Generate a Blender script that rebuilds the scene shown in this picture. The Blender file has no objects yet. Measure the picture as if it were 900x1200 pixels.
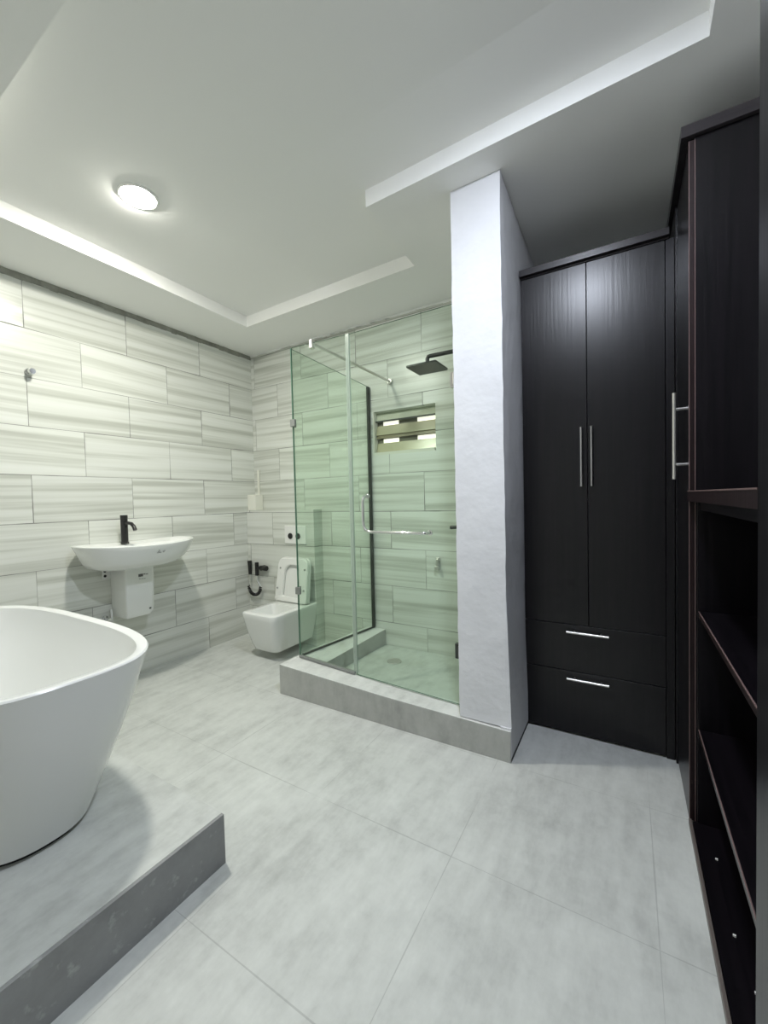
import bpy, bmesh, math, random
from mathutils import Vector, Matrix
random.seed(7)
SC = bpy.context.scene
COL = SC.collection

# ------------------------------------------------------------------ camera
F_PX, YAW, PITCH, ROLL = 479.42, 0.53667, -0.0311, -0.0241
CAM = Vector((3.1694, -2.8374, 1.2711))
cd = bpy.data.cameras.new('camera'); cam = bpy.data.objects.new('camera', cd); COL.objects.link(cam)
cd.sensor_fit = 'VERTICAL'; cd.sensor_height = 36.0; cd.lens = F_PX / 1200.0 * 36.0
cd.clip_start = 0.02
fw = Vector((-math.sin(YAW) * math.cos(PITCH), math.cos(YAW) * math.cos(PITCH), math.sin(PITCH)))
rt = Vector((math.cos(YAW), math.sin(YAW), 0)); up = rt.cross(fw)
r2 = math.cos(ROLL) * rt + math.sin(ROLL) * up; u2 = -math.sin(ROLL) * rt + math.cos(ROLL) * up
m = Matrix((r2, u2, -fw)).transposed().to_4x4(); m.translation = CAM
cam.matrix_world = m
SC.camera = cam

# ------------------------------------------------------------------ world, exposure, lamp strengths
w = bpy.data.worlds.new('world'); SC.world = w; w.use_nodes = True
w.node_tree.nodes['Background'].inputs[0].default_value = (0.55, 0.6, 0.65, 1)
w.node_tree.nodes['Background'].inputs[1].default_value = 0.3
vs = SC.view_settings
vs.view_transform = 'Standard'; vs.look = 'None'; vs.gamma = 1.0; vs.use_curve_mapping = False
vs.exposure = -0.08
LAMP_TUB, LAMP_DOOR = 635.0, 650.0
SC.cycles.max_bounces = 12; SC.cycles.transparent_max_bounces = 24
SC.cycles.diffuse_bounces = 6
SC.cycles.caustics_reflective = False; SC.cycles.caustics_refractive = False

# ------------------------------------------------------------------ node helpers
def new_mat(name):
    mt = bpy.data.materials.new(name); mt.use_nodes = True
    nt = mt.node_tree; b = nt.nodes['Principled BSDF']
    return mt, nt, b

def N(nt, typ, **kw):
    n = nt.nodes.new(typ)
    for k, v in kw.items():
        if k.startswith('i'):
            key = k[1:]
            n.inputs[int(key) if key.isdigit() else key].default_value = v
        else:
            setattr(n, k, v)
    return n

def math_n(nt, op, a, b=None, c=None):
    n = nt.nodes.new('ShaderNodeMath'); n.operation = op
    for i, v in enumerate((a, b, c)):
        if v is None: continue
        if isinstance(v, (int, float)): n.inputs[i].default_value = v
        else: nt.links.new(v, n.inputs[i])
    return n.outputs[0]

def ramp(nt, fac, stops):
    r = nt.nodes.new('ShaderNodeValToRGB')
    el = r.color_ramp.elements
    el[0].position, el[0].color = stops[0][0], (*stops[0][1], 1)
    el[1].position, el[1].color = stops[-1][0], (*stops[-1][1], 1)
    for p, c in stops[1:-1]:
        e = el.new(p); e.color = (*c, 1)
    nt.links.new(fac, r.inputs[0])
    return r.outputs[0]

def mixc(nt, fac, a, b, mode='MIX'):
    n = nt.nodes.new('ShaderNodeMix'); n.data_type = 'RGBA'; n.blend_type = mode
    for sock, v in ((n.inputs[0], fac), (n.inputs[6], a), (n.inputs[7], b)):
        if isinstance(v, (int, float)): sock.default_value = v
        elif isinstance(v, tuple): sock.default_value = (*v, 1)
        else: nt.links.new(v, sock)
    return n.outputs[2]

def pos_xyz(nt):
    g = nt.nodes.new('ShaderNodeNewGeometry'); s = nt.nodes.new('ShaderNodeSeparateXYZ')
    nt.links.new(g.outputs['Position'], s.inputs[0])
    return g.outputs['Position'], s.outputs[0], s.outputs[1], s.outputs[2]

def comb(nt, x, y, z):
    n = nt.nodes.new('ShaderNodeCombineXYZ')
    for i, v in enumerate((x, y, z)):
        if isinstance(v, (int, float)): n.inputs[i].default_value = v
        else: nt.links.new(v, n.inputs[i])
    return n.outputs[0]

def noise(nt, vec, scale, detail=3, rough=0.5):
    n = N(nt, 'ShaderNodeTexNoise'); n.inputs['Scale'].default_value = scale
    n.inputs['Detail'].default_value = detail; n.inputs['Roughness'].default_value = rough
    nt.links.new(vec, n.inputs['Vector'])
    return n.outputs[0]

def bump(nt, b, height, strength, dist=0.01):
    n = nt.nodes.new('ShaderNodeBump'); n.inputs['Strength'].default_value = strength
    n.inputs['Distance'].default_value = dist
    nt.links.new(height, n.inputs['Height']); nt.links.new(n.outputs[0], b.inputs['Normal'])

def simple(name, col, rough=0.5, metal=0.0, spec=0.5):
    mt, nt, b = new_mat(name)
    b.inputs['Base Color'].default_value = (*col, 1); b.inputs['Roughness'].default_value = rough
    b.inputs['Metallic'].default_value = metal; b.inputs['Specular IOR Level'].default_value = spec
    return mt

def emit(name, col, strength):
    mt, nt, b = new_mat(name)
    b.inputs['Base Color'].default_value = (*col, 1)
    b.inputs['Emission Color'].default_value = (*col, 1); b.inputs['Emission Strength'].default_value = strength
    return mt

# ------------------------------------------------------------------ materials
TILE_Z0 = 0.874
def wall_tile(name, axis, off, tint=(1, 1, 1)):
    """30 x 60 cm marble-look ceramic tile laid half-bond, horizontal veins, thin dark joints."""
    mt, nt, b = new_mat(name)
    P, x, y, z = pos_xyz(nt)
    u = x if axis == 'x' else y
    u = math_n(nt, 'SUBTRACT', u, off)
    v = math_n(nt, 'SUBTRACT', z, TILE_Z0)
    vr = math_n(nt, 'DIVIDE', v, 0.3)
    row = math_n(nt, 'FLOOR', vr)
    par = math_n(nt, 'FLOORED_MODULO', row, 2.0)
    uu = math_n(nt, 'ADD', math_n(nt, 'DIVIDE', u, 0.6), math_n(nt, 'MULTIPLY', par, 0.5))
    colid = math_n(nt, 'FLOOR', uu)
    fu = math_n(nt, 'FRACT', uu); fv = math_n(nt, 'FRACT', vr)
    du = math_n(nt, 'MULTIPLY', math_n(nt, 'MINIMUM', fu, math_n(nt, 'SUBTRACT', 1.0, fu)), 0.6)
    dv = math_n(nt, 'MULTIPLY', math_n(nt, 'MINIMUM', fv, math_n(nt, 'SUBTRACT', 1.0, fv)), 0.3)
    d = math_n(nt, 'MINIMUM', du, dv)
    wn = nt.nodes.new('ShaderNodeTexWhiteNoise'); wn.noise_dimensions = '2D'
    nt.links.new(comb(nt, colid, row, 0), wn.inputs['Vector'])
    rnd = wn.outputs['Value']
    # joint width varies: some joints gape
    jn = noise(nt, P, 3.0, 2)
    jw = math_n(nt, 'ADD', 0.0010, math_n(nt, 'MULTIPLY', math_n(nt, 'POWER', jn, 3.0), 0.008))
    joint = math_n(nt, 'LESS_THAN', d, jw)
    # veins
    tilt = math_n(nt, 'MULTIPLY', math_n(nt, 'SUBTRACT', rnd, 0.5), 0.06)
    vv = math_n(nt, 'ADD', v, math_n(nt, 'MULTIPLY', u, tilt))
    vec = comb(nt, math_n(nt, 'MULTIPLY', u, 0.55), math_n(nt, 'MULTIPLY', rnd, 17.0), math_n(nt, 'MULTIPLY', vv, 21.0))
    n1 = noise(nt, vec, 1.0, 2, 0.45)
    vec2 = comb(nt, math_n(nt, 'MULTIPLY', u, 1.5), math_n(nt, 'ADD', math_n(nt, 'MULTIPLY', rnd, 9.0), 5.0), math_n(nt, 'MULTIPLY', vv, 75.0))
    n2 = noise(nt, vec2, 1.0, 3, 0.55)
    mixv = math_n(nt, 'ADD', math_n(nt, 'MULTIPLY', n1, 0.72), math_n(nt, 'MULTIPLY', n2, 0.28))
    c = ramp(nt, mixv, [(0.33, (0.48, 0.495, 0.445)), (0.43, (0.585, 0.60, 0.55)), (0.53, (0.70, 0.715, 0.67)), (0.68, (0.75, 0.765, 0.73))])
    tone = math_n(nt, 'ADD', 0.93, math_n(nt, 'MULTIPLY', rnd, 0.10))
    tv = comb(nt, tone, tone, tone)
    c = mixc(nt, 1.0, c, tv, 'MULTIPLY')
    c = mixc(nt, math_n(nt, 'MULTIPLY', joint, math_n(nt, 'ADD', 0.35, math_n(nt, 'MULTIPLY', jn, 0.75))), c, (0.14, 0.145, 0.13))
    nt.links.new(c, b.inputs['Base Color'])
    r = math_n(nt, 'ADD', 0.30, math_n(nt, 'MULTIPLY', joint, 0.5))
    nt.links.new(r, b.inputs['Roughness'])
    b.inputs['Specular IOR Level'].default_value = 0.4
    bump(nt, b, math_n(nt, 'SUBTRACT', 1.0, joint), 0.4, 0.002)
    return mt

def concrete_tile(name, joints=True, base=(0.57, 0.585, 0.56), scuff=0.0):
    mt, nt, b = new_mat(name)
    P, x, y, z = pos_xyz(nt)
    n1 = noise(nt, P, 2.2, 7, 0.66); n2 = noise(nt, P, 13.0, 5, 0.62); n3 = noise(nt, P, 45.0, 3, 0.6)
    mv = nt.nodes.new('ShaderNodeMapping'); nt.links.new(P, mv.inputs[0])
    mv.inputs['Scale'].default_value = (15.0, 4.0, 6.0); mv.inputs['Rotation'].default_value = (0, 0, -0.75)
    n4 = noise(nt, mv.outputs[0], 1.0, 5, 0.65)
    s = math_n(nt, 'ADD', math_n(nt, 'MULTIPLY', n1, 0.40), math_n(nt, 'ADD', math_n(nt, 'MULTIPLY', n2, 0.18), math_n(nt, 'ADD', math_n(nt, 'MULTIPLY', n3, 0.08), math_n(nt, 'MULTIPLY', n4, 0.34))))
    lo = tuple(v * 0.74 for v in base); hi = tuple(min(1, v * 1.18) for v in base)
    c = ramp(nt, s, [(0.36, lo), (0.5, base), (0.64, hi)])
    if joints:
        def line(co, off, per):
            f = math_n(nt, 'FRACT', math_n(nt, 'DIVIDE', math_n(nt, 'SUBTRACT', co, off), per))
            return math_n(nt, 'MULTIPLY', math_n(nt, 'MINIMUM', f, math_n(nt, 'SUBTRACT', 1.0, f)), per)
        d = math_n(nt, 'MINIMUM', line(x, 2.012, 0.615), line(y, -0.918, 0.6))
        jn = noise(nt, P, 2.3, 2)
        jw = math_n(nt, 'MULTIPLY', math_n(nt, 'SUBTRACT', jn, 0.34), 0.008)
        j = math_n(nt, 'LESS_THAN', d, jw)
        c = mixc(nt, math_n(nt, 'MULTIPLY', j, 0.36), c, (0.22, 0.23, 0.22))
    nt.links.new(c, b.inputs['Base Color'])
    if scuff:
        f = ramp(nt, noise(nt, P, 16.0, 4, 0.7), [(0.58, (0, 0, 0)), (0.72, (scuff, scuff, scuff))])
        c = mixc(nt, f, c, (0.55, 0.56, 0.55)); nt.links.new(c, b.inputs['Base Color'])
    b.inputs['Roughness'].default_value = 0.5; b.inputs['Specular IOR Level'].default_value = 0.35
    bump(nt, b, n3, 0.05, 0.002)
    return mt

def plaster(name, col, rough_amp=0.3, scale=14.0, blotch=0.0):
    mt, nt, b = new_mat(name)
    P, x, y, z = pos_xyz(nt)
    n1 = noise(nt, P, scale, 4, 0.6); n2 = noise(nt, P, scale * 0.25, 4, 0.6)
    h = math_n(nt, 'ADD', n1, math_n(nt, 'MULTIPLY', n2, 2.0))
    if blotch:
        f = ramp(nt, n2, [(0.35, (0, 0, 0)), (0.65, (1, 1, 1))])
        c = mixc(nt, f, tuple(v * (1 - blotch) for v in col), col)
        nt.links.new(c, b.inputs['Base Color'])
    else:
        b.inputs['Base Color'].default_value = (*col, 1)
    b.inputs['Roughness'].default_value = 0.75; b.inputs['Specular IOR Level'].default_value = 0.2
    if rough_amp: bump(nt, b, h, rough_amp, 0.012)
    return mt

def wenge(name, axis='z', base=(0.0020, 0.0017, 0.0026), hi=(0.0068, 0.0050, 0.0070), rough=0.31):
    mt, nt, b = new_mat(name)
    P, x, y, z = pos_xyz(nt)
    mv = nt.nodes.new('ShaderNodeMapping'); nt.links.new(P, mv.inputs[0])
    sc = {'z': (70, 70, 2.2), 'y': (70, 2.2, 70), 'x': (2.2, 70, 70)}[axis]
    mv.inputs['Scale'].default_value = sc
    n1 = noise(nt, mv.outputs[0], 1.0, 4, 0.6)
    n2 = noise(nt, mv.outputs[0], 0.22, 3, 0.6)
    s = math_n(nt, 'ADD', math_n(nt, 'MULTIPLY', n1, 0.6), math_n(nt, 'MULTIPLY', n2, 0.4))
    c = ramp(nt, s, [(0.38, base), (0.66, hi)])
    nt.links.new(c, b.inputs['Base Color'])
    b.inputs['Roughness'].default_value = rough; b.inputs['Specular IOR Level'].default_value = 0.41
    bump(nt, b, n1, 0.28, 0.0016)
    return mt

def sheet_glass(name, tint, refl=0.9):
    """Thin green float glass: tinted straight-through transmission plus a facing-dependent mirror coat."""
    mt = bpy.data.materials.new(name); mt.use_nodes = True; nt = mt.node_tree
    for n in list(nt.nodes): nt.nodes.remove(n)
    out = N(nt, 'ShaderNodeOutputMaterial')
    tr = N(nt, 'ShaderNodeBsdfTransparent'); tr.inputs[0].default_value = (*tint, 1)
    gl = N(nt, 'ShaderNodeBsdfGlossy'); gl.inputs[0].default_value = (0.9, 1.0, 0.93, 1); gl.inputs['Roughness'].default_value = 0.0
    lw = N(nt, 'ShaderNodeLayerWeight'); lw.inputs[0].default_value = 0.5
    f5 = math_n(nt, 'POWER', lw.outputs['Facing'], 5.0)
    fac = math_n(nt, 'MULTIPLY', math_n(nt, 'ADD', 0.022, math_n(nt, 'MULTIPLY', f5, 0.9)), refl)
    mx = N(nt, 'ShaderNodeMixShader')
    nt.links.new(fac, mx.inputs[0]); nt.links.new(tr.outputs[0], mx.inputs[1]); nt.links.new(gl.outputs[0], mx.inputs[2])
    nt.links.new(mx.outputs[0], out.inputs[0])
    return mt

M_TILE_L = wall_tile('wall_tile_left', 'y', -1.468)
M_TILE_B = wall_tile('wall_tile_back', 'x', 0.944)
M_FLOOR = concrete_tile('floor_concrete_tile')
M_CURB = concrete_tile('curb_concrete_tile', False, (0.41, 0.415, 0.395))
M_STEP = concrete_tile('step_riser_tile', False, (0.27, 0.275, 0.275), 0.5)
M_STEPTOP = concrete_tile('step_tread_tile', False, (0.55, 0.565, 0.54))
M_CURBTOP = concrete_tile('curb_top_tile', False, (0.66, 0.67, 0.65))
M_PAN = concrete_tile('shower_pan_tile', False, (0.54, 0.57, 0.53))
M_CEIL = plaster('ceiling_paint', (0.88, 0.88, 0.865), 0.0)
M_WALL = plaster('wall_paint', (0.72, 0.72, 0.70), 0.05, 8)
M_PIER = plaster('pier_plaster', (0.74, 0.745, 0.775), 0.26, 13, 0.07)
M_RAW = plaster('raw_cement', (0.36, 0.365, 0.32), 0.8, 30, 0.35)
M_WENGE = wenge('wenge_vertical', 'z')
M_WENGEX = wenge('wenge_along_x', 'x')
M_WENGEY = wenge('wenge_along_y', 'y')
M_TRIMX = wenge('cornice_wenge_x', 'x', (0.018, 0.016, 0.018), (0.038, 0.033, 0.036), 0.3)
M_TRIMY = wenge('cornice_wenge_y', 'y', (0.018, 0.016, 0.018), (0.038, 0.033, 0.036), 0.3)
M_EDGE = wenge('edge_band', 'z', (0.009, 0.0045, 0.0052), (0.019, 0.009, 0.010), 0.35)
M_LIP = simple('edge_lip', (0.17, 0.115, 0.11), 0.3)
M_KICK = simple('kick_strip_edge', (0.13, 0.11, 0.10), 0.4)
M_DARKIN = wenge('carcass_interior', 'z', (0.006, 0.005, 0.006), (0.012, 0.010, 0.011), 0.5)
M_PORC = simple('white_porcelain', (0.80, 0.81, 0.79), 0.10, 0, 0.5)
M_ACRYL = simple('white_acrylic', (0.80, 0.81, 0.80), 0.16, 0, 0.5)
M_SEAT = simple('white_plastic', (0.80, 0.80, 0.78), 0.25)
M_BLACK = simple('matt_black_metal', (0.012, 0.012, 0.012), 0.35, 0, 0.5)
M_RUBBER = simple('black_rubber', (0.01, 0.01, 0.01), 0.7)
M_CHROME = simple('chrome', (0.75, 0.76, 0.75), 0.12, 1.0)
M_STEEL = simple('brushed_steel', (0.72, 0.70, 0.68), 0.28, 1.0)
M_ALU = simple('dark_aluminium', (0.06, 0.065, 0.06), 0.35, 0.6)
M_GREY = simple('grey_metal', (0.30, 0.31, 0.30), 0.35, 0.5)
M_CREAM = simple('cream_plastic', (0.80, 0.80, 0.72), 0.4)
M_WINFRAME = simple('window_frame_paint', (0.70, 0.70, 0.62), 0.35)
M_SEAL = simple('pale_seal_strip', (0.62, 0.70, 0.63), 0.25)
_nt = M_SEAL.node_tree; _tr = N(_nt, 'ShaderNodeBsdfTransparent'); _tr.inputs[0].default_value = (0.93, 0.97, 0.94, 1)
_mx = N(_nt, 'ShaderNodeMixShader'); _mx.inputs[0].default_value = 0.38
_nt.links.new(_tr.outputs[0], _mx.inputs[1]); _nt.links.new(_nt.nodes['Principled BSDF'].outputs[0], _mx.inputs[2])
_nt.links.new(_mx.outputs[0], _nt.nodes['Material Output'].inputs[0])
M_MARK = simple('printed_mark', (0.10, 0.10, 0.10), 0.5)
M_MARKG = simple('grey_printed_mark', (0.33, 0.34, 0.33), 0.5)
M_TAN = simple('obscured_tan_glass', (0.47, 0.44, 0.30), 0.25)
M_GLASS = sheet_glass('green_sheet_glass', (0.934, 0.975, 0.940))
M_GLEDGE = simple('green_glass_edge', (0.10, 0.20, 0.14), 0.2)
M_SLIT = emit('louvre_reflection_glow', (1.0, 0.93, 0.84), 1.1)  # reflected tube light painted as a glow, no lamp behind
M_LOUVDARK = simple('painted_louvre_dark', (0.16, 0.15, 0.11), 0.5)  # painted dark between the reflections and behind the louvres
M_WHITE = simple('white_scrap', (0.7, 0.7, 0.68), 0.7)

# ------------------------------------------------------------------ mesh helpers
class MB:
    def __init__(s): s.bm = bmesh.new()
    def box(s, a, b, mi=0):
        x0, y0, z0 = (min(a[i], b[i]) for i in range(3)); x1, y1, z1 = (max(a[i], b[i]) for i in range(3))
        v = [s.bm.verts.new(p) for p in ((x0,y0,z0),(x1,y0,z0),(x1,y1,z0),(x0,y1,z0),(x0,y0,z1),(x1,y0,z1),(x1,y1,z1),(x0,y1,z1))]
        for f in ((0,3,2,1),(4,5,6,7),(0,1,5,4),(1,2,6,5),(2,3,7,6),(3,0,4,7)):
            s.bm.faces.new([v[i] for i in f]).material_index = mi
        return s
    def hexa(s, p, mi=0, sides=None):
        """p: 4 bottom points then 4 top points, both counter-clockwise seen from above"""
        v = [s.bm.verts.new(q) for q in p]
        for k, f in enumerate(((0,3,2,1),(4,5,6,7),(0,1,5,4),(1,2,6,5),(2,3,7,6),(3,0,4,7))):
            s.bm.faces.new([v[i] for i in f]).material_index = (sides[k] if sides else mi)
        return s
    def prism(s, pts, z0, z1, mi=0):
        """pts: plan polygon; z0, z1 numbers or lists"""
        n = len(pts)
        zz0 = z0 if isinstance(z0, (list, tuple)) else [z0] * n
        zz1 = z1 if isinstance(z1, (list, tuple)) else [z1] * n
        a = [s.bm.verts.new((p[0], p[1], zz0[i])) for i, p in enumerate(pts)]
        b = [s.bm.verts.new((p[0], p[1], zz1[i])) for i, p in enumerate(pts)]
        s.bm.faces.new(a[::-1]).material_index = mi; s.bm.faces.new(b).material_index = mi
        for i in range(n):
            j = (i + 1) % n
            s.bm.faces.new((a[i], a[j], b[j], b[i])).material_index = mi
        return s
    def loft(s, rings, cap0=True, cap1=True, mi=0):
        vr = [[s.bm.verts.new(p) for p in r] for r in rings]
        n = len(vr[0])
        for k in range(len(vr) - 1):
            for i in range(n):
                j = (i + 1) % n
                s.bm.faces.new((vr[k][i], vr[k][j], vr[k+1][j], vr[k+1][i])).material_index = mi
        if cap0: s.bm.faces.new(vr[0][::-1]).material_index = mi
        if cap1: s.bm.faces.new(vr[-1]).material_index = mi
        return s
    def tube(s, pts, r, n=12, mi=0):
        pts = [Vector(p) for p in pts]; rings = []
        rad = r if isinstance(r, (list, tuple)) else [r] * len(pts)
        prev = None
        for i, p in enumerate(pts):
            t = (pts[min(i+1, len(pts)-1)] - pts[max(i-1, 0)]).normalized()
            if prev is None:
                a = Vector((0,0,1)) if abs(t.z) < 0.9 else Vector((1,0,0))
                prev = t.cross(a).normalized()
            else:
                prev = (prev - t * prev.dot(t)).normalized()
            q = t.cross(prev)
            rings.append([p + (prev * math.cos(2*math.pi*k/n) + q * math.sin(2*math.pi*k/n)) * rad[i] for k in range(n)])
        return s.loft(rings, mi=mi)
    def cyl(s, a, b, r, n=24, mi=0):
        return s.tube([a, b], r, n, mi)

def finish(o, bevel=0.0, seg=2, smooth=False, subd=0):
    me = o.data
    if smooth:
        for p in me.polygons: p.use_smooth = True
    if bevel:
        md = o.modifiers.new('bevel', 'BEVEL'); md.width = bevel; md.segments = seg; md.limit_method = 'ANGLE'
        md.angle_limit = math.radians(40)
        for p in me.polygons: p.use_smooth = True
        md.harden_normals = True
    if subd:
        md = o.modifiers.new('subsurf', 'SUBSURF'); md.levels = subd; md.render_levels = subd
    return o

def smooth_by_angle(me, ang=40):
    for p in me.polygons: p.use_smooth = True
    bm = bmesh.new(); bm.from_mesh(me)
    lim = math.radians(ang)
    for e in bm.edges:
        if len(e.link_faces) == 2 and e.calc_face_angle(0) > lim: e.smooth = False
    bm.to_mesh(me); bm.free()

def obj(name, mb, mats, parent=None, bevel=0.0, seg=2, smooth=False, subd=0, label=None):
    """Geometry is given in world metres; it is stored relative to its parent's origin."""
    bmesh.ops.recalc_face_normals(mb.bm, faces=mb.bm.faces)
    me = bpy.data.meshes.new(name)
    org = world_origin(parent) if parent else Vector((0, 0, 0))
    if not parent:
        bb = [v.co for v in mb.bm.verts]
        org = Vector(((min(v.x for v in bb)+max(v.x for v in bb))/2, (min(v.y for v in bb)+max(v.y for v in bb))/2, min(v.z for v in bb)))
    bmesh.ops.translate(mb.bm, verts=mb.bm.verts, vec=-org)
    mb.bm.to_mesh(me); mb.bm.free()
    for mt in (mats if isinstance(mats, (list, tuple)) else [mats]): me.materials.append(mt)
    o = bpy.data.objects.new(name, me); COL.objects.link(o)
    if parent: o.parent = parent
    else: o.location = org
    if smooth: smooth_by_angle(me)
    finish(o, bevel, seg, False, subd)
    if label: o['label'] = label
    return o

def world_origin(o):
    v = Vector(o.location)
    while o.parent:
        o = o.parent; v += Vector(o.location)
    return v

def thing(name, loc, label, cat, group=None):
    o = bpy.data.objects.new(name, None); COL.objects.link(o); o.location = loc
    o.empty_display_size = 0.05
    o['label'] = label; o['category'] = cat
    if group: o['group'] = group
    return o

def tag(o, label, cat, group=None):
    o['label'] = label; o['category'] = cat
    if group: o['group'] = group
    return o

def struct(name, mb, mats, label=None, **kw):
    o = obj(name, mb, mats, **kw); o['kind'] = 'structure'
    if label: o['label'] = label
    return o

def superellipse(cx, cy, a, b, n, z, k=64, ph=0.0):
    out = []
    for i in range(k):
        t = 2*math.pi*i/k + ph
        c, s_ = math.cos(t), math.sin(t)
        out.append((cx + a*math.copysign(abs(c)**(2/n), c), cy + b*math.copysign(abs(s_)**(2/n), s_), z))
    return out

def rrect(x0, x1, y0, y1, r, z, seg=6):
    """rounded rectangle ring; r may be 4 radii (x1y0, x1y1, x0y1, x0y0)"""
    rr = r if isinstance(r, (list, tuple)) else [r]*4
    out = []
    cs = ((x1, y0, -90, -1, 1), (x1, y1, 0, -1, -1), (x0, y1, 90, 1, -1), (x0, y0, 180, 1, 1))
    for (cx, cy, a0, sx, sy), q in zip(cs, rr):
        px, py = cx + sx*q, cy + sy*q
        for i in range(seg+1):
            a = math.radians(a0 + 90*i/seg)
            out.append((px + q*math.cos(a), py + q*math.sin(a), z))
    return out

def bez(p0, p1, p2, p3, n=10):
    p0, p1, p2, p3 = map(Vector, (p0, p1, p2, p3))
    return [(1-t)**3*p0 + 3*(1-t)**2*t*p1 + 3*(1-t)*t*t*p2 + t**3*p3 for t in (i/n for i in range(n+1))]

# ================================================================== THE SETTING
X1, Y0, YB = 3.95, -3.75, 0.0          # room: x 0..X1, y Y0..YB
def soffit(x, y): return 2.70 + 0.03 * x * min(-y, 1.25)
TRAY = 0.085

struct('floor', MB().box((-0.15, Y0-0.15, -0.12), (X1+0.15, 0.65, 0.0)), M_FLOOR, 'pale grey concrete-look tiled floor')
WIN = (1.395, 1.946, 1.628, 1.978)     # opening in the back wall
b = MB()
b.box((-0.15, Y0, 0), (0, 0.16, 2.665))
struct('wall_left', b, M_TILE_L, 'left wall clad in grey-veined off-white tiles in a running bond')
b = MB()
x0, x1, z0, z1 = WIN
b.box((0, 0, 0), (x0, 0.16, 2.69)); b.box((x1, 0, 0), (X1+0.15, 0.16, 2.69))
b.box((x0, 0, 0), (x1, 0.16, z0)); b.box((x0, 0, z1), (x1, 0.16, 2.69))
struct('wall_back', b, M_TILE_B, 'back wall clad in grey-veined off-white tiles')
struct('wall_right', MB().box((X1, Y0, 0), (X1+0.15, -0.001, 3.0)), M_WALL, 'plain painted wall behind the dark cabinets')
struct('wall_front', MB().box((-0.15, Y0-0.15, 0), (X1+0.15, Y0, 3.0)), M_WALL, 'plain painted wall behind the viewer')
# raw cement margin between tiles and ceiling, ragged lower edge
def ragged(axis, length, zlo, zhi, jit, y0=0.0):
    mb = MB(); n = int(abs(length)/0.045)
    for i in range(n):
        a0, a1 = length*i/n, length*(i+1)/n
        dz = random.uniform(-jit, jit); dt = random.uniform(0, 0.006)
        if axis == 'y': mb.box((-0.10, a0, zlo+dz), (0.001+dt, a1, zhi))
        else: mb.box((a0, -0.001-dt, zlo+dz), (a1, 0.10, zhi))
    return mb
struct('trim_1', ragged('y', Y0, 2.664, 2.84, 0.006), M_RAW, 'ragged raw cement margin above the left wall tiles')
struct('trim_2', ragged('x', 2.43, 2.690, 2.83, 0.005), M_CEIL, 'plastered margin above the back wall tiles')

# ceiling: lower soffit all round and a recessed tray with an L-shaped outline
xs_e = [0.0, 0.50, 2.03, 3.415, X1]; ys_e = [0.15, -0.475, -1.03, -2.22, Y0]
def subdiv(e, k):
    out = []
    for i in range(len(e)-1):
        n = max(1, int(abs(e[i+1]-e[i])/k))
        out += [e[i] + (e[i+1]-e[i])*j/n for j in range(n)]
    return out + [e[-1]]
xs, ys = subdiv(xs_e, 0.25), subdiv(ys_e, 0.25)
def in_tray(x, y): return (0.50 < x < 2.03 and -2.22 < y < -0.475) or (2.03 <= x < 3.415 and -2.22 < y < -1.03)
mb = MB(); up_v, lo_v = {}, {}
def V(d, i, j, dz):
    if (i, j) not in d: d[(i, j)] = mb.bm.verts.new((xs[i], ys[j], soffit(xs[i], min(ys[j], 0)) + dz))
    return d[(i, j)]
cells = {}
for i in range(len(xs)-1):
    for j in range(len(ys)-1):
        t = in_tray((xs[i]+xs[i+1])/2, (ys[j]+ys[j+1])/2); cells[(i, j)] = t
        d, dz = (up_v, TRAY) if t else (lo_v, 0.0)
        mb.bm.faces.new((V(d,i,j,dz), V(d,i+1,j,dz), V(d,i+1,j+1,dz), V(d,i,j+1,dz)))
for (i, j), t in cells.items():
    for di, dj, e in ((1, 0, ((i+1,j),(i+1,j+1))), (0, 1, ((i,j+1),(i+1,j+1)))):
        o2 = cells.get((i+di, j+dj))
        if o2 is not None and o2 != t:
            (a, c) = e
            mb.bm.faces.new((V(lo_v,*a,0), V(lo_v,*c,0), V(up_v,*c,TRAY), V(up_v,*a,TRAY)))
bmesh.ops.recalc_face_normals(mb.bm, faces=mb.bm.faces)
me = bpy.data.meshes.new('ceiling'); mb.bm.to_mesh(me); mb.bm.free(); me.materials.append(M_CEIL)
ce = bpy.data.objects.new('ceiling', me); COL.objects.link(ce)
ce['kind'] = 'structure'; ce['label'] = 'white plaster ceiling with a recessed stepped tray'
me2 = bpy.data.meshes.new('roof')
md = ce.modifiers.new('thick', 'SOLIDIFY'); md.thickness = 0.02; md.offset = 1.0

# pier / partition between shower and wardrobe
PX0, PX1, PY = 2.432, 2.674, -0.892
b = MB()
n = 22
for k in range(1):
    b.box((PX0, PY, 0.161), (PX1, -0.001, 2.80))
bmesh.ops.subdivide_edges(b.bm, edges=[e for e in b.bm.edges if abs(e.verts[0].co.z-e.verts[1].co.z) > 1], cuts=40, use_grid_fill=True)
bmesh.ops.subdivide_edges(b.bm, edges=[e for e in b.bm.edges if abs(e.verts[0].co.y-e.verts[1].co.y) > 0.5], cuts=14, use_grid_fill=True)
for v in b.bm.verts:
    if v.co.z < 2.75 and v.co.y < -0.1:
        v.co.x += random.uniform(-0.002, 0.002); v.co.y += random.uniform(-0.002, 0.002)
b.box((PX0, -0.745, 0.0), (PX1-0.004, -0.001, 0.165))
struct('wall_shower', b, M_PIER, 'rough white plastered pier between shower and wardrobe', smooth=True)
b = MB().hexa([(2.64, -0.8925, 0.165), (2.6905, -0.8925, 0.165), (2.6905, -0.516, 0.165), (2.64, -0.516, 0.165), (2.64, -0.8925, 0.9), (2.6705, -0.8925, 0.95), (2.6705, -0.516, 0.95), (2.64, -0.516, 0.9)])
b.box((2.64, -0.900, 0.022), (2.6905, -0.516, 0.165))
struct('trim_3', b, M_PIER, 'plastered foot of the pier beside the wardrobe')
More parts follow.
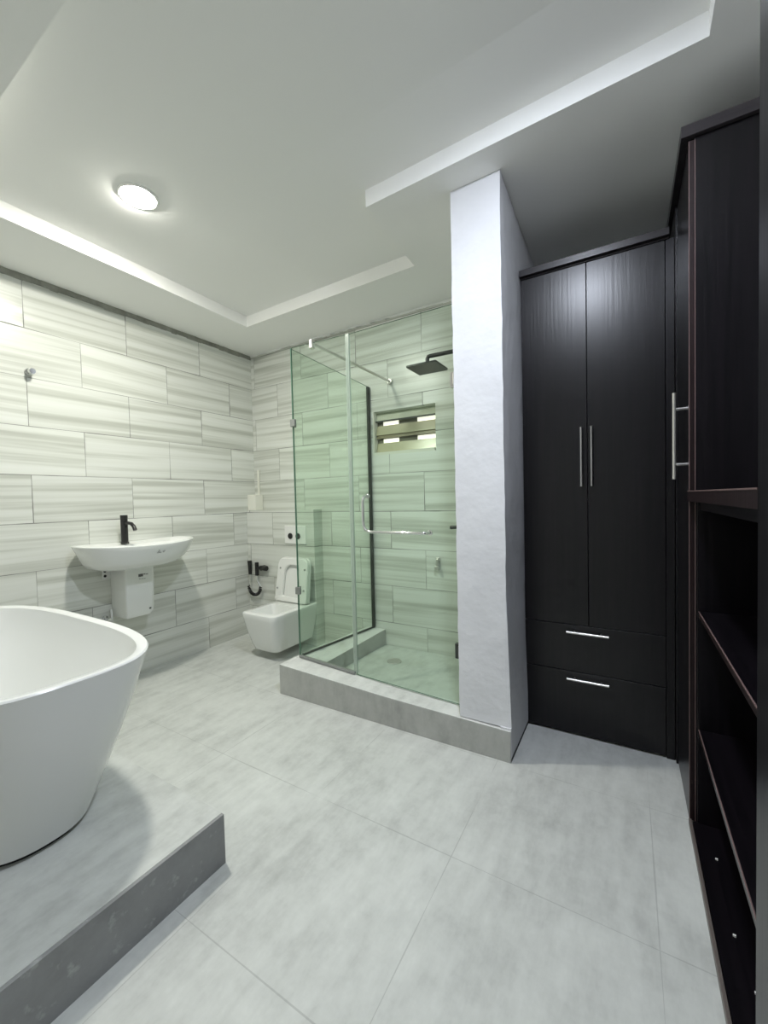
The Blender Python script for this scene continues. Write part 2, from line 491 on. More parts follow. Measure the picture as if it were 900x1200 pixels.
b = MB().box((2.66, -0.8915, 0.0), (2.6885, -0.517, 0.022))
struct('trim_4', b, M_RUBBER, 'dark gap line along the foot of the pier')

# window: shallow reveal, frame, three louvre blades, glowing strips painted as lamp reflections
WY = 0.045
b = MB()
fr = 0.012
b.box((x0, 0.0, z0), (x0+fr, 0.10, z1)); b.box((x1-fr, 0.03, z0), (x1, 0.10, z1))
b.box((x0+fr, 0.0, z0), (x1-fr, 0.10, z0+0.022)); b.box((x0+fr, 0.03, z1-0.006), (x1-fr, 0.10, z1))
wi = struct('window_1', b, M_WINFRAME, 'small bathroom window with obscured louvres and painted lamp reflections')
def wpart(name, zlo, zhi, ylo, yhi, mat, xa=x0+fr, xb=x1-fr):
    q = MB().hexa([(xa, ylo, zlo), (xb, ylo, zlo), (xb, ylo+0.006, zlo), (xa, ylo+0.006, zlo),
                   (xa, yhi, zhi), (xb, yhi, zhi), (xb, yhi+0.006, zhi), (xa, yhi+0.006, zhi)])
    return obj(name, q, mat, wi)
M_TOPB = simple('green_reflection_glass', (0.50, 0.52, 0.42), 0.2)  # tile reflection painted into the top blade's colour
wpart('louvre_blade', 1.907, 1.972, 0.030, 0.050, M_TOPB)
wpart('louvre_blade', 1.792, 1.868, 0.030, 0.050, M_TAN)
wpart('louvre_blade', 1.650, 1.728, 0.030, 0.050, M_TAN)
wpart('glazing_bar', 1.895, 1.908, 0.026, 0.026, M_ALU)
wpart('glazing_bar', 1.764, 1.793, 0.034, 0.040, simple('brown_bar', (0.20, 0.17, 0.09), 0.4))
for zl in (1.866, 1.727):  # glowing and dark strips imitate tubes reflected in the louvres
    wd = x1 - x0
    for a, c, mt, nm in ((0.02, 0.12, M_LOUVDARK, 'dark_strip'), (0.12, 0.38, M_SLIT, 'reflection_strip'), (0.38, 0.68, M_LOUVDARK, 'dark_strip'), (0.68, 0.978, M_SLIT, 'reflection_strip')):
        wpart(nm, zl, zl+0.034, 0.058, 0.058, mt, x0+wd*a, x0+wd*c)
obj('outer_board', MB().box((x0, 0.105, z0), (x1, 0.12, z1)), M_LOUVDARK, wi)

# ================================================================== DOWNLIGHTS
def downlight(name, x, y, label, strength, col, bulge):
    z = soffit(x, y) + TRAY
    t = thing(name, (x, y, z), label, 'ceiling light', 'downlights in the ceiling tray')
    ring = [[(x + r*math.cos(2*math.pi*k/40), y + r*math.sin(2*math.pi*k/40), z+dz) for k in range(40)] for r, dz in ((0.094, 0.004), (0.094, -0.002), (0.086, -0.004), (0.0785, -0.003), (0.0785, 0.004))]
    obj('trim_ring', MB().loft(ring, False, False), M_SEAT, t, smooth=True)
    em = emit(name + '_glow', col, strength)
    dome = [[(x + 0.077*math.cos(f)*math.cos(2*math.pi*k/40), y + 0.077*math.cos(f)*math.sin(2*math.pi*k/40), z-0.0015-bulge*math.sin(f)) for k in range(40)] for f in (0, 0.3, 0.6, 0.9, 1.2, 1.45)]
    obj('diffuser', MB().loft(dome, True, True), em, t, smooth=True)
downlight('downlight', 1.055, -1.635, 'round lit downlight in the ceiling tray above the bathtub', LAMP_TUB, (1.0, 0.985, 0.88), 0.010)
downlight('downlight', 2.91, -1.86, 'round lit downlight in the ceiling tray towards the dark cabinets', LAMP_DOOR, (0.82, 0.88, 1.0), 0.010)

# ================================================================== SHOWER
CZ = lambda x: 0.196 - 0.031*(x-1.19)/0.8 if x < 1.99 else 0.165 - 0.012*(x-1.99)/0.7
sb = thing('shower_tray', (1.9, -0.45, 0), 'raised grey tiled shower tray with a curb on two sides', 'shower base')
fx = [1.185, 1.45, 1.75, 1.99, 2.25, 2.45, 2.6885]
front = [(x, -0.905) for x in fx]; back = [(x, -0.755) for x in fx[::-1]]
pts = front + back
zt = [CZ(p[0]) for p in pts]
b = MB().prism(pts, 0.0, zt)
# left leg runs back to the wall and narrows
b.prism([(1.185, -0.755), (1.432, -0.755), (1.470, -0.001), (1.30, -0.001)], 0.0, [0.196, 0.188, 0.212, 0.214])
bmesh.ops.recalc_face_normals(b.bm, faces=b.bm.faces)
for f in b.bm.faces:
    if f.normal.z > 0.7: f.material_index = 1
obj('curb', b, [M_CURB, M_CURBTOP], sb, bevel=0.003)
obj('pan', MB().box((1.40, -0.757, 0.0), (PX0-0.006, -0.003, 0.088)), M_PAN, sb)
dr = MB(); dr.cyl((1.705, -0.28, 0.086), (1.705, -0.28, 0.093), 0.052, 32)
obj('drain', dr, M_STEEL, sb, bevel=0.002)
hole = MB().box((1.685, -0.30, 0.0925), (1.725, -0.26, 0.0936))

# --- enclosure
GC = Vector((1.222, -0.742)); GJ = Vector((1.70, -0.762)); GR = Vector((2.418, -0.792)); GB = Vector((1.3715, -0.012))
en = thing('shower_enclosure', (1.75, -0.75, 0.17), 'green-tinted frameless glass shower enclosure on the grey curb', 'shower enclosure')
def pane(p, q, zb0, zb1, zt0, zt1, th=0.008):
    d = (q-p).normalized(); nrm = Vector((-d.y, d.x))*th/2
    a, c, e, g = p-nrm, q-nrm, q+nrm, p+nrm
    return MB().hexa([(a.x,a.y,zb0),(c.x,c.y,zb1),(e.x,e.y,zb1),(g.x,g.y,zb0),(a.x,a.y,zt0),(c.x,c.y,zt1),(e.x,e.y,zt1),(g.x,g.y,zt0)],
                     sides=[1,1,0,1,0,1])
d_f = (GR-GC).normalized(); d_s = (GB-GC).normalized(); n_f = Vector((-d_f.y, d_f.x))
GM = [M_GLASS, M_GLEDGE]
obj('front_panel', pane(GC+d_f*0.004, GJ, 0.200, 0.185, 2.305, 2.285), GM, en)
obj('side_panel', pane(GC+d_s*0.004, GB, 0.205, 0.222, 2.30, 2.182), GM, en)
door = obj('door', pane(GJ+d_f*0.012, GR, 0.180, 0.165, 2.282, 2.275), GM, en)
def bar_between(p, q, w, za0, za1, zb0, zb1):
    d = (q-p).normalized(); nrm = Vector((-d.y, d.x))*w/2
    a, c, e, g = p-nrm, q-nrm, q+nrm, p+nrm
    return MB().hexa([(a.x,a.y,za0),(c.x,c.y,za1),(e.x,e.y,za1),(g.x,g.y,za0),(a.x,a.y,zb0),(c.x,c.y,zb1),(e.x,e.y,zb1),(g.x,g.y,zb0)])
obj('bottom_channel', bar_between(GC-n_f*0.004, GJ-n_f*0.004, 0.020, 0.199, 0.181, 0.214, 0.198), M_GREY, en, bevel=0.002)
obj('bottom_channel', bar_between(GC+d_s*0.02, GB, 0.014, 0.200, 0.217, 0.212, 0.228), M_ALU, en, bevel=0.002)
obj('wall_channel', bar_between(GB-d_s*0.022, GB+d_s*0.004, 0.018, 0.226, 0.226, 2.182, 2.182), M_ALU, en, bevel=0.002)
obj('door_seal', bar_between(GJ-d_f*0.010, GJ+d_f*0.018, 0.013, 0.196, 0.194, 2.286, 2.286), M_SEAL, en, bevel=0.002)
obj('corner_seal', bar_between(GC-d_f*0.003, GC+d_f*0.003, 0.010, 0.20, 0.20, 2.303, 2.303), M_GLEDGE, en)
# support bar from the front panel to the back wall
B0 = Vector((GC.x+d_f.x*0.19, GC.y+d_f.y*0.19, 2.296)); B1 = Vector((1.567, -0.010, 2.197))
sbar = obj('support_bar', MB().tube([B0, B1], 0.0095, 16), M_STEEL, en, smooth=True)
q = MB().box((B0.x-0.012, B0.y-0.016, B0.z-0.035), (B0.x+0.012, B0.y+0.016, B0.z+0.022))
obj('clamp', q, M_STEEL, sbar, bevel=0.003)
obj('flange', MB().cyl((B1.x, -0.002, B1.z), (B1.x, -0.02, B1.z), 0.022, 24), M_STEEL, sbar, bevel=0.003)
for zc in (1.80, 0.66):   # corner clips
    a = GC + d_f*0.012
    q = MB().box((a.x-0.020, a.y-0.022, zc-0.024), (a.x+0.020, a.y-0.004, zc+0.024))
    q.box((a.x-0.024, a.y-0.016, zc-0.024), (a.x-0.006, a.y+0.026, zc+0.024))
    obj('corner_clip', q, M_GREY, en, bevel=0.002)
# door hinges at the pier
for zc in (1.885, 0.455):
    q = MB()
    c = GR - d_f*0.028
    q.box((c.x-0.012, c.y-0.012, zc-0.040), (c.x+0.018, c.y+0.012, zc+0.040))
    q.box((c.x+0.018, c.y-0.020, zc-0.045), (c.x+0.038, c.y+0.034, zc+0.045))
    q.cyl((c.x+0.012, c.y-0.014, zc-0.03), (c.x+0.012, c.y-0.014, zc+0.03), 0.010, 12)
    obj('hinge', q, M_STEEL if zc > 1 else M_ALU, door, bevel=0.002)
# L-shaped pull with towel bar
hp = GJ + d_f*0.128; zT, zB = 1.292, 1.082
out = -n_f*0.055
P = lambda s, z, o=1.0: Vector((hp.x+d_f.x*s+out.x*o, hp.y+d_f.y*s+out.y*o, z))
path = [P(0, zT, 0.0), P(0, zT, 0.55)] + [P(0, zT-0.012, 0.88), P(0, zT-0.035, 1.0), P(0, zB+0.07)]
path += [P(0.002, zB+0.04), P(0.012, zB+0.016), P(0.034, zB+0.002), P(0.06, zB), P(0.25, zB), P(0.385, zB), P(0.402, zB, 0.92), P(0.41, zB, 0.75), P(0.412, zB, 0.0)]
hd = obj('handle', MB().tube(path, 0.0095, 14), M_CHROME, door, smooth=True)
for s_, z in ((0, zT), (0.412, zB)):
    obj('rosette', MB().cyl(P(s_, z, 0.02), P(s_, z, 0.16), 0.016, 20), M_CHROME, door, bevel=0.002)

# --- shower head and arm
sh = thing('rain_shower', (2.43, -0.42, 2.15), 'square black rain shower head on a horizontal arm', 'shower head')
obj('arm', MB().tube([(2.43, -0.42, 2.168), (2.10, -0.42, 2.172), (2.086, -0.42, 2.170), (2.08, -0.42, 2.160), (2.08, -0.42, 2.118)], [0.013]*5, 16), M_BLACK, sh, smooth=True)
obj('wall_flange', MB().cyl((2.431, -0.42, 2.168), (2.416, -0.42, 2.168), 0.032, 24), M_BLACK, sh, bevel=0.003)
q = MB().loft([rrect(1.978, 2.182, -0.528, -0.324, 0.012, z) for z in (2.094, 2.104)] + [rrect(1.99, 2.17, -0.516, -0.336, 0.012, 2.108)])
obj('spray_plate', q, M_BLACK, sh, smooth=True)
obj('ball_joint', MB().cyl((2.08, -0.42, 2.106), (2.08, -0.42, 2.135), 0.022, 20), M_BLACK, sh, bevel=0.004)
# --- mixer on the pier's shower side
mx = thing('shower_mixer', (2.43, -0.45, 1.09), 'black shower mixer sticking out beside the pier', 'tap')
obj('rosette', MB().cyl((2.431, -0.45, 1.10), (2.41, -0.45, 1.10), 0.05, 28), M_BLACK, mx, bevel=0.004)
obj('body', MB().cyl((2.41, -0.45, 1.10), (2.36, -0.45, 1.10), 0.026, 24), M_BLACK, mx, bevel=0.004)
obj('lever', MB().tube([(2.37, -0.45, 1.10), (2.30, -0.45, 1.092), (2.226, -0.45, 1.086)], [0.014, 0.012, 0.011], 14), M_BLACK, mx, smooth=True)
# --- small grey stand-in for an unclear shape on the back wall
q = MB().box((1.940, -0.030, 0.73), (1.956, 0.0, 0.815)); q.box((1.932, -0.014, 0.795), (1.964, 0.0, 0.825)); q.box((1.934, -0.05, 0.735), (1.962, -0.024, 0.765))
tag(obj('hook_standin', q, M_STEEL, bevel=0.004), 'small grey hook-like stand-in on the back wall inside the shower', 'hook')

# ================================================================== TOILET CORNER
cb = MB().box((0.001, -0.112, 0.0), (0.838, -0.001, 1.196))
cst = obj('cistern_box', cb, M_TILE_B); cst['kind'] = 'structure'; cst.name = 'wall_cistern'
cst['label'] = 'low tiled boxing-in behind the toilet'
tl = thing('toilet', (0.665, -0.38, 0.06), 'white square wall-hung toilet with seat and lid raised', 'toilet')
ZR = 0.392
rings = []
for z, xa, xb, yf, r in ((0.070, 0.538, 0.778, -0.535, 0.05), (0.080, 0.523, 0.793, -0.550, 0.055), (0.13, 0.512, 0.806, -0.570, 0.055), (0.24, 0.496, 0.832, -0.602, 0.052), (0.34, 0.484, 0.851, -0.624, 0.05), (0.372, 0.479, 0.857, -0.631, 0.05), (0.386, 0.482, 0.854, -0.628, 0.048), (ZR, 0.490, 0.846, -0.620, 0.045)):
    rings.append(rrect(xa, xb, yf, -0.113, [r, 0.01, 0.01, r], z))
op = [[0.528, 0.808, -0.575, -0.315], ]
for z, g in ((ZR, 0.0), (ZR-0.012, 0.006), (ZR-0.06, 0.016), (ZR-0.16, 0.06), (ZR-0.22, 0.085)):
    rings.append(rrect(0.528+g, 0.808-g, -0.575+g, -0.315-g*0.6, 0.035, z))
obj('bowl', MB().loft(rings), M_PORC, tl, smooth=True)
# seat ring and lid, both tipped up against the boxing
HY, HZ = -0.235, 0.402
def tipped(px, pz, off):     # panel coordinates -> world, leaning back
    a = math.radians(9)
    return (0.665+px, HY + pz*math.sin(a) + off*math.cos(a), HZ + pz*math.cos(a) - off*math.sin(a))
def panel_ring(w0, w1, h, r0, r1, seg=8):
    """outline narrowing upward: bottom half-width w0, top half-width w1"""
    o = []
    for (cx, cz, a0, q) in ((w0-r0, r0, -90, r0), (w1-r1, h-r1, 0, r1), (-w1+r1, h-r1, 90, r1), (-w0+r0, r0, 180, r0)):
        for i in range(seg+1):
            a = math.radians(a0+90*i/seg); o.append((cx+q*math.cos(a), cz+q*math.sin(a)))
    return o
lo = panel_ring(0.180, 0.168, 0.385, 0.012, 0.055)
q = MB().loft([[tipped(x*s_, 0.19+(z-0.19)*s_, o) for x, z in lo] for s_, o in ((0.985, 0.008), (1.0, 0.014), (1.0, 0.028), (0.98, 0.036))])
obj('lid', q, M_SEAT, tl, smooth=True)
so = panel_ring(0.182, 0.170, 0.375, 0.014, 0.058); si = panel_ring(0.098, 0.090, 0.27, 0.02, 0.070)
si = [(x, z+0.045) for x, z in si]
rr_ = [[tipped(x, z, o) for x, z in ring] for ring, o in ((so, 0.002), (so, -0.016), ([(x*0.97, 0.19+(z-0.19)*0.97) for x, z in so], -0.022), ([(x*1.06, 0.18+(z-0.18)*1.05) for x, z in si], -0.022), (si, -0.016), (si, 0.002))]
rr_.append(rr_[0])
seat = obj('seat', MB().loft(rr_, False, False), M_SEAT, tl, smooth=True)
for px, pz in ((-0.152, 0.11), (0.150, 0.11), (0.145, 0.285), (-0.135, 0.285)):
    obj('bumper', MB().cyl(tipped(px, pz, -0.021), tipped(px, pz, -0.028), 0.008, 14), M_MARKG, seat)
obj('hinge', MB().cyl((0.52, HY+0.008, HZ), (0.81, HY+0.008, HZ), 0.011, 14), M_SEAT, tl, smooth=True)
# flush plate
fp = thing('flush_plate', (0.627, -0.115, 0.89), 'white flush plate with two round black buttons above the toilet', 'flush plate')
obj('plate', MB().box((0.500, -0.122, 0.892), (0.752, -0.111, 1.055)), M_SEAT, fp, bevel=0.004)
for bx in (0.572, 0.662):
    obj('button', MB().cyl((bx, -0.120, 0.962), (bx, -0.129, 0.962), 0.027, 28), M_BLACK, fp, bevel=0.003)
# bidet sprayer
bs = thing('bidet_sprayer', (0.13, -0.115, 0.4), 'black handheld bidet sprayer with coiled hose beside the toilet', 'bidet sprayer')
obj('handset', MB().tube([(0.062, -0.150, 0.715), (0.064, -0.150, 0.66), (0.068, -0.152, 0.585)], [0.022, 0.018, 0.016], 16), M_BLACK, bs, smooth=True)
vq = MB().cyl((0.225, -0.113, 0.655), (0.225, -0.165, 0.655), 0.024, 20); vq.cyl((0.160, -0.150, 0.655), (0.262, -0.150, 0.655), 0.013, 16)
vq.cyl((0.158, -0.150, 0.705), (0.158, -0.150, 0.58), 0.018, 16)
obj('angle_valve', vq, M_BLACK, bs, bevel=0.002)
obj('valve_knob', MB().cyl((0.255, -0.150, 0.655), (0.290, -0.150, 0.655), 0.024, 20), M_BLACK, bs, bevel=0.004)
ho = [(0.068, -0.152, 0.585), (0.066, -0.152, 0.53), (0.045, -0.155, 0.475)]
obj('hose', MB().tube(ho, 0.006, 10), M_CHROME, bs, smooth=True)
obj('hose', MB().tube([(0.158, -0.15, 0.58), (0.165, -0.152, 0.53), (0.205, -0.155, 0.475)], 0.006, 10), M_CHROME, bs, smooth=True)
arc = bez((0.045, -0.155, 0.475), (0.05, -0.158, 0.37), (0.20, -0.158, 0.37), (0.205, -0.155, 0.475), 14)
coil = []
for i in range(140):
    t = i/139*14; k = int(min(t, 13.999)); f = t-k
    c = arc[k].lerp(arc[k+1], f); tg = (arc[k+1]-arc[k]).normalized(); nn = tg.cross(Vector((0,1,0))).normalized()
    a = i*2*math.pi/7
    coil.append(c + nn*0.012*math.cos(a) + Vector((0,1,0))*0.012*math.sin(a))
obj('coil', MB().tube(coil, 0.0048, 8), M_BLACK, bs, smooth=True)
# cable cover on the ledge with a conduit up the corner
cc = thing('cable_cover', (0.06, -0.06, 1.196), 'cream cable cover on the tiled ledge with a thin conduit up the corner', 'cable cover')
obj('cover', MB().box((0.002, -0.098, 1.196), (0.112, -0.004, 1.345)), M_CREAM, cc, bevel=0.003)
obj('conduit', MB().box((0.060, -0.020, 1.345), (0.078, -0.002, 1.585)), M_CREAM, cc, bevel=0.002)

# ================================================================== WASHBASIN
wb = thing('washbasin', (0.2, -1.25, 0.46), 'white wall-hung washbasin with half pedestal and black tap', 'washbasin')
CY, TX = -1.248, 0.205
def plan(sy, sf, sb_, z, dx=0.0, n=48, dy=0.0):
    o = []
    for i in range(n):
        t = 2*math.pi*i/n
        c, s_ = math.cos(t), math.sin(t)
        y = CY + dy + 0.378*sy*math.copysign(abs(s_)**0.9, s_)
        if c >= 0: x = TX + dx + 0.255*sf*abs(c)**0.95
        else: x = max(0.002, TX + dx - 0.215*sb_*abs(c)**0.5)
        o.append((x, y, z))
    return o
ZB = 1.006
def tipz(ring, amt):     # rim is highest at the two ends
    return [(x, y, z + amt*((y-CY)/0.378)**2) for x, y, z in ring]
rings = [plan(0.50, 0.40, 1.0, 0.842, dy=-0.02), plan(0.62, 0.56, 1.0, 0.846, dy=-0.02), plan(0.73, 0.72, 1.0, 0.862, dy=-0.018), plan(0.83, 0.84, 1.0, 0.894, dy=-0.010), plan(0.91, 0.93, 1.0, 0.940),
         tipz(plan(0.965, 0.98, 1.0, 0.978), 0.008), tipz(plan(0.995, 1.0, 1.0, 0.996), 0.012), tipz(plan(1.0, 1.0, 1.0, ZB-0.004), 0.012), tipz(plan(0.99, 0.985, 1.0, ZB), 0.012), tipz(plan(0.965, 0.955, 0.985, ZB), 0.010),
         plan(0.86, 0.88, 0.42, 0.992), plan(0.74, 0.76, 0.30, 0.955), plan(0.5, 0.5, 0.2, 0.915), plan(0.2, 0.2, 0.1, 0.905)]
bowl = obj('bowl', MB().loft(rings), M_PORC, wb, smooth=True)
q = MB()
ped = []
for z, xf, yl, yr, r in ((0.474, 0.150, -1.318, -1.170, 0.03), (0.482, 0.182, -1.338, -1.150, 0.04), (0.51, 0.200, -1.346, -1.142, 0.04), (0.70, 0.205, -1.348, -1.140, 0.035), (0.852, 0.208, -1.348, -1.140, 0.03)):
    ped.append(rrect(0.002, xf, yl, yr, [r*0.3, r, 0.004, 0.004], z))
pd = obj('pedestal', MB().loft(ped), M_PORC, wb, smooth=True)
obj('gasket', MB().box((0.03, -1.395, 0.828), (0.17, -1.352, 0.841)), M_RUBBER, wb, bevel=0.003)
br = MB().loft([rrect(0.002, 0.010, -1.402, -1.345, 0.003, z, 2) for z in (0.755, 0.835)])
bk = obj('bracket', br, M_PORC, wb, bevel=0.004)
for z in (0.778, 0.812):
    obj('screw_hole', MB().cyl((0.0095, -1.385, z), (0.0125, -1.385, z), 0.009, 14), M_RUBBER, bk)
# printed marks: crest and word on the bowl, block and two lines on the pedestal, a dot low down
def decal(name, segs, mat, parent, x):
    q = MB()
    for (ya, za, yb, zb_) in segs: q.box((x, ya, za), (x+0.0012, yb, zb_))
    return obj(name, q, mat, parent)
decal('brand_mark', [(-1.262, 0.765, -1.230, 0.785), (-1.226, 0.776, -1.216, 0.784), (-1.212, 0.774, -1.206, 0.782), (-1.202, 0.773, -1.196, 0.781)], M_MARK, pd, 0.2065)
decal('brand_mark', [(-1.258, 0.748, -1.248, 0.753), (-1.243, 0.747, -1.230, 0.752), (-1.226, 0.746, -1.214, 0.751)], M_MARKG, pd, 0.2065)
decal('drain_dot', [(-1.192, 0.520, -1.178, 0.533)], M_MARK, pd, 0.2005)
# crest lies on the curved front of the bowl
def on_bowl(yc, zc):
    k = (abs(yc-CY)/0.378)
    sy = 0.89 + (zc-0.94)/(0.978-0.94)*0.075; sf = 0.93 + (zc-0.94)/(0.978-0.94)*0.05
    t = math.asin(min(1, (k/sy)**(1/0.9)))
    return TX + 0.255*sf*math.cos(t)**0.95
q = MB()
for (ya, za, yb, zb_) in ((-1.262, 0.945, -1.232, 0.950), (-1.256, 0.953, -1.240, 0.958), (-1.252, 0.961, -1.245, 0.967), (-1.222, 0.952, -1.214, 0.956), (-1.218, 0.946, -1.211, 0.950), (-1.212, 0.954, -1.206, 0.959)):
    xm = on_bowl((ya+yb)/2, (za+zb_)/2)
    q.box((xm-0.002, ya, za), (xm+0.0025, yb, zb_))
obj('crest_mark', q, M_MARKG, bowl)
# tap
fa = obj('tap', MB().tube([(0.10, -1.288, 1.000), (0.10, -1.288, 1.012), (0.10, -1.288, 1.013), (0.10, -1.288, 1.180), (0.10, -1.288, 1.181), (0.10, -1.288, 1.203)], [0.026, 0.026, 0.0225, 0.0225, 0.0235, 0.0235], 24), M_BLACK, wb, smooth=True, label='matt black pillar tap')
sp = [(0.115, -1.288, 1.142), (0.15, -1.285, 1.148), (0.185, -1.282, 1.142), (0.210, -1.280, 1.122), (0.222, -1.279, 1.098)]
obj('spout', MB().tube(sp, [0.011, 0.011, 0.012, 0.013, 0.013], 16), M_BLACK, fa, smooth=True)
# stop valve low on the wall
sv = thing('stop_valve', (0.03, -1.40, 0.45), 'small chrome stop valve on the tiles under the washbasin', 'valve')
obj('body', MB().cyl((0.001, -1.395, 0.470), (0.055, -1.395, 0.470), 0.014, 16), M_CHROME, sv, bevel=0.002)
obj('knob', MB().cyl((0.050, -1.395, 0.470), (0.072, -1.395, 0.470), 0.021, 18), M_CHROME, sv, bevel=0.004)
obj('rosette', MB().cyl((0.001, -1.395, 0.470), (0.006, -1.395, 0.470), 0.028, 20), M_CHROME, sv, bevel=0.002)
obj('supply_pipe', MB().tube([(0.04, -1.395, 0.47), (0.04, -1.37, 0.466), (0.03, -1.362, 0.50), (0.03, -1.364, 0.54)], 0.007, 10), M_PORC, sv, smooth=True)
# robe hook
rh = thing('robe_hook', (0.02, -1.755, 2.10), 'round chrome robe hook high on the left tiled wall', 'hook')
obj('rosette', MB().cyl((0.001, -1.755, 2.108), (0.012, -1.755, 2.108), 0.022, 24), M_CHROME, rh, bevel=0.003)
obj('knob', MB().tube([(0.010, -1.755, 2.108), (0.030, -1.755, 2.106), (0.040, -1.755, 2.105), (0.058, -1.755, 2.104)], [0.009, 0.009, 0.019, 0.016], 20), M_CHROME, rh, smooth=True)

# ================================================================== BATHTUB AND STEP
pf = thing('bath_platform', (0.97, -2.85, 0), 'low grey tiled platform carrying the bathtub', 'platform')
PZ = 0.176
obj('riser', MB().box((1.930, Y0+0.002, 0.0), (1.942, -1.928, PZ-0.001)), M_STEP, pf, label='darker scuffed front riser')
obj('tread', MB().box((0.002, Y0+0.002, 0.0), (1.930, -1.928, PZ)), M_STEPTOP, pf)
tb = thing('bathtub', (0.98, -2.28, PZ), 'white freestanding oval bathtub on the grey platform', 'bathtub')
TC = (0.98, -2.27)
rings = []
ZT = 0.752
for s_ in [i/12 for i in range(13)]:
    e = s_ + 0.07*math.sin(math.pi*s_)
    a = 0.592 + (0.772-0.592)*e; bb_ = 0.245 + (0.364-0.245)*e
    rings.append(superellipse(TC[0], -2.30 + 0.03*s_, a, bb_, 2.5+0.6*s_, PZ+0.020 + (ZT-0.012-PZ-0.020)*s_, 96))
rings.append(superellipse(*TC, 0.774, 0.366, 3.1, ZT-0.005, 96)); rings.append(superellipse(*TC, 0.770, 0.362, 3.1, ZT, 96))
rings.append(superellipse(*TC, 0.748, 0.340, 3.1, ZT+0.001, 96)); rings.append(superellipse(*TC, 0.738, 0.330, 3.1, ZT-0.006, 96))
for s_ in [i/8 for i in range(1, 9)]:
    a = 0.735 - 0.19*s_**1.3; bb_ = 0.327 - 0.11*s_**1.3
    rings.append(superellipse(TC[0], TC[1]-0.02*s_, a, bb_, 3.1-0.5*s_, ZT-0.02 - 0.42*s_, 96))
rings.append(superellipse(TC[0], TC[1]-0.02, 0.46, 0.15, 2.4, ZT-0.462, 96))
obj('shell', MB().loft(rings), M_ACRYL, tb, smooth=True)
obj('plinth', MB().loft([superellipse(TC[0], -2.30, 0.572, 0.225, 2.5, z, 64) for z in (PZ, PZ+0.022)]), M_RUBBER, tb, label='recessed foot coloured black as the shadow gap')  # black colour paints the shadow gap under the tub

# ================================================================== DARK CUPBOARDS
# --- two-door wardrobe facing the room
WYF, WX0, WX1, WSEAM, WTOP = -0.512, 2.679, 3.360, 2.997, 2.440
wr = thing('wardrobe', ((WX0+WX1)/2, -0.25, 0), 'tall dark wenge wardrobe with two doors over two drawers', 'wardrobe')
b = MB().box((WX0, WYF+0.022, 0.0), (WX1, -0.003, WTOP))
obj('carcass', b, M_DARKIN, wr)
def bar_handle(name, p, q, off, parent, st=(0.18, 0.82), r=0.006):
    p, q, off = Vector(p), Vector(q), Vector(off)
    mb = MB().cyl(p+off, q+off, r, 14)
    for f in st:
        c = p.lerp(q, f); mb.cyl(c, c+off, r*0.8, 12)
    return obj(name, mb, M_STEEL, parent, smooth=True)
for xa, xb, hx in ((WX0+0.002, WSEAM-0.0015, 2.970), (WSEAM+0.0015, 3.324, 3.017)):
    d = obj('door', MB().box((xa, WYF, 0.592), (xb, WYF+0.020, WTOP-0.006)), M_WENGE, wr, bevel=0.0015)
    bar_handle('handle', (hx, WYF, 1.312), (hx, WYF, 1.612), (0, -0.030, 0), d)
for za, zb_, hz in ((0.344, 0.588, 0.556), (0.012, 0.340, 0.309)):
    d = obj('drawer', MB().box((WX0+0.002, WYF, za), (3.324, WYF+0.020, zb_)), M_WENGE, wr, bevel=0.0015)
    bar_handle('handle', (2.893, WYF, hz), (3.088, WYF, hz), (0, -0.030, 0), d)
obj('filler', MB().box((3.3265, WYF, 0.0), (WX1, WYF+0.020, WTOP-0.006)), M_WENGE, wr, bevel=0.001)
b = MB().box((WX0-0.002, WYF-0.028, WTOP), (3.340, -0.003, WTOP+0.034)); b.box((WX0, WYF-0.008, WTOP-0.008), (3.340, WYF+0.02, WTOP))
obj('cornice', b, M_TRIMX, wr, bevel=0.002)

# --- tall side cupboard, door facing left
CX, CYF, CYB, CTOP = 3.388, -0.930, -0.535, 2.560
tc = thing('tall_cupboard', (3.65, -0.72, 0), 'tall dark wenge cupboard joined to the wardrobe, reddish door edge and bar handle', 'cupboard')
b = MB().box((CX, CYF, 0.0), (X1-0.01, CYB, CTOP)); b.box((3.362, CYB, 0.0), (X1-0.01, -0.003, CTOP))
obj('carcass', b, M_WENGE, tc, bevel=0.001)
d = obj('door', MB().box((3.369, CYF, 0.012), (CX-0.001, -0.536, CTOP-0.01)), [M_WENGE], tc, bevel=0.001)
obj('edge_band', MB().box((3.3705, CYF-0.0015, 0.012), (CX-0.002, CYF, CTOP-0.01)), M_EDGE, d, label='reddish door edge')
for xe in (3.3698, CX-0.0005):
    obj('edge_lip', MB().box((xe-0.0011, CYF-0.0024, 0.012), (xe+0.0011, CYF, CTOP-0.01)), M_LIP, d)
bar_handle('handle', (3.369, -0.882, 1.322), (3.369, -0.882, 1.655), (-0.041, 0, 0), d, (0.17, 0.81), 0.0075)
b = MB().box((3.345, CYF-0.018, CTOP), (X1-0.01, -0.003, CTOP+0.042))
obj('cornice', b, M_TRIMX, tc, bevel=0.002)

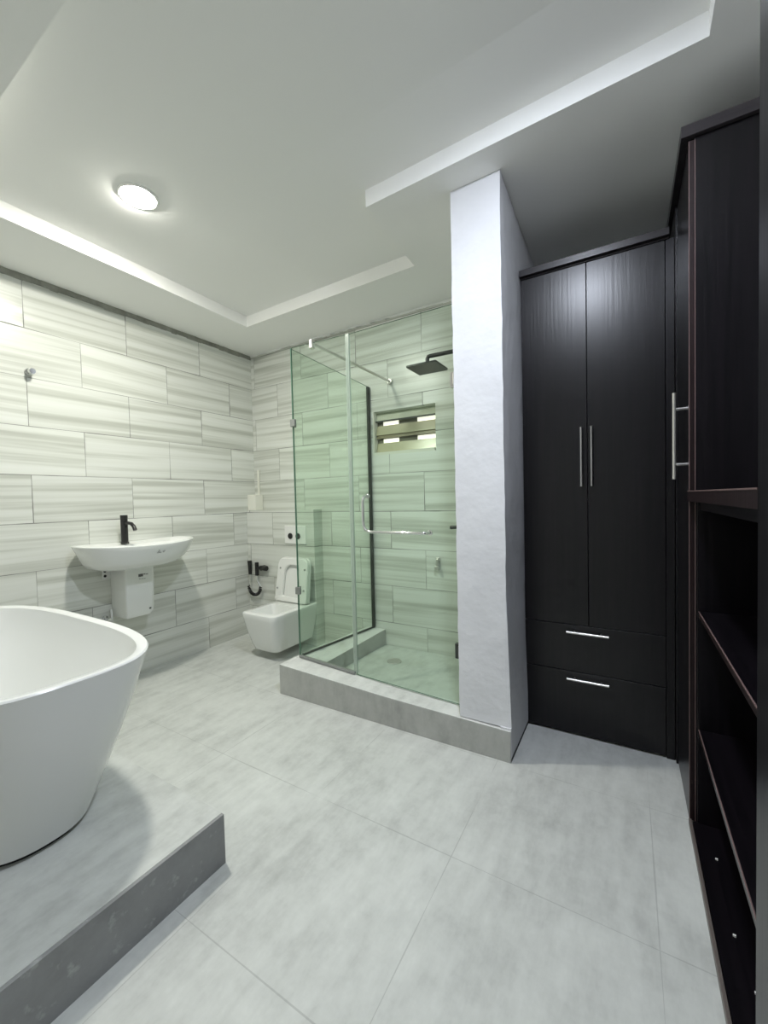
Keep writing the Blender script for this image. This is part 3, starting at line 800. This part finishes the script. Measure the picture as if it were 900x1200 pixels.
# --- low open shelf unit between the two cupboards
SY0, SY1, STOP = -1.895, -0.934, 1.276
su = thing('shelf_unit', (3.66, -1.41, 0), 'low open dark wenge shelf unit between the tall cupboards', 'shelf unit')
XB = X1-0.01
obj('side_panel', MB().box((3.392, SY1-0.020, 0.0), (XB, SY1, STOP-0.042)), M_WENGE, su, bevel=0.001)
obj('side_panel', MB().box((3.392, SY0, 0.0), (XB, SY0+0.020, STOP-0.042)), M_WENGE, su, bevel=0.001)
obj('back_panel', MB().box((XB-0.012, SY0+0.020, 0.0), (XB, SY1-0.020, STOP-0.042)), M_DARKIN, su)
def shelf(name, xf, zt, th, ya=SY0+0.020, yb=SY1-0.020):
    s_ = obj(name, MB().box((xf, ya, zt-th), (XB-0.012, yb, zt)), M_WENGEY, su, bevel=0.001)
    obj('edge_band', MB().box((xf-0.0016, ya, zt-th+0.002), (xf, yb, zt-0.001)), M_EDGE, s_)
    obj('edge_lip', MB().box((xf-0.0028, ya, zt-0.0035), (xf, yb, zt)), M_LIP, s_)
    return s_
shelf('top', 3.366, STOP, 0.040, SY0, SY1)
obj('apron', MB().box((3.400, SY0+0.020, STOP-0.072), (3.416, SY1-0.020, STOP-0.042)), M_WENGEY, su, bevel=0.001)
shelf('shelf', 3.397, 0.828, 0.024)
shelf('shelf', 3.397, 0.382, 0.024)
obj('bottom', MB().box((3.377, SY0+0.020, 0.0), (XB-0.012, SY1-0.020, 0.024)), M_WENGEY, su)
kb = MB().box((3.366, SY0, 0.0), (3.376, SY1-0.004, 0.022))
obj('kick_strip', kb, M_KICK, su, bevel=0.002)
for i, (xx, yy, nm) in enumerate(((3.42, -1.12, 'white scrap on the shelf unit bottom nearest the cupboard door'), (3.418, -1.40, 'white scrap on the shelf unit bottom, middle of three'), (3.435, -1.545, 'white scrap on the shelf unit bottom nearest the viewer'))):
    q = MB().prism([(xx, yy), (xx+0.007, yy-0.002), (xx+0.008, yy+0.005), (xx+0.001, yy+0.006)], 0.024, [0.027, 0.029, 0.028, 0.027])
    tag(obj('paper_scrap', q, M_WHITE), nm, 'scrap', 'white scraps on the shelf unit bottom')

# --- nearer tall cupboard at the right edge
nc = thing('tall_cupboard', (3.66, -2.2, 0), 'tall dark wenge cupboard on the viewer side of the low shelf unit', 'cupboard')
obj('carcass', MB().box((CX, -2.55, 0.0), (XB, SY0-0.002, CTOP)), M_WENGE, nc, bevel=0.001)
d2 = obj('door', MB().box((3.364, -2.55, 0.012), (CX-0.001, SY0-0.002, CTOP-0.01)), M_WENGE, nc, bevel=0.001)
obj('cornice', MB().box((3.345, -2.57, CTOP), (XB, SY0+0.014, CTOP+0.042)), M_TRIMX, nc, bevel=0.002)
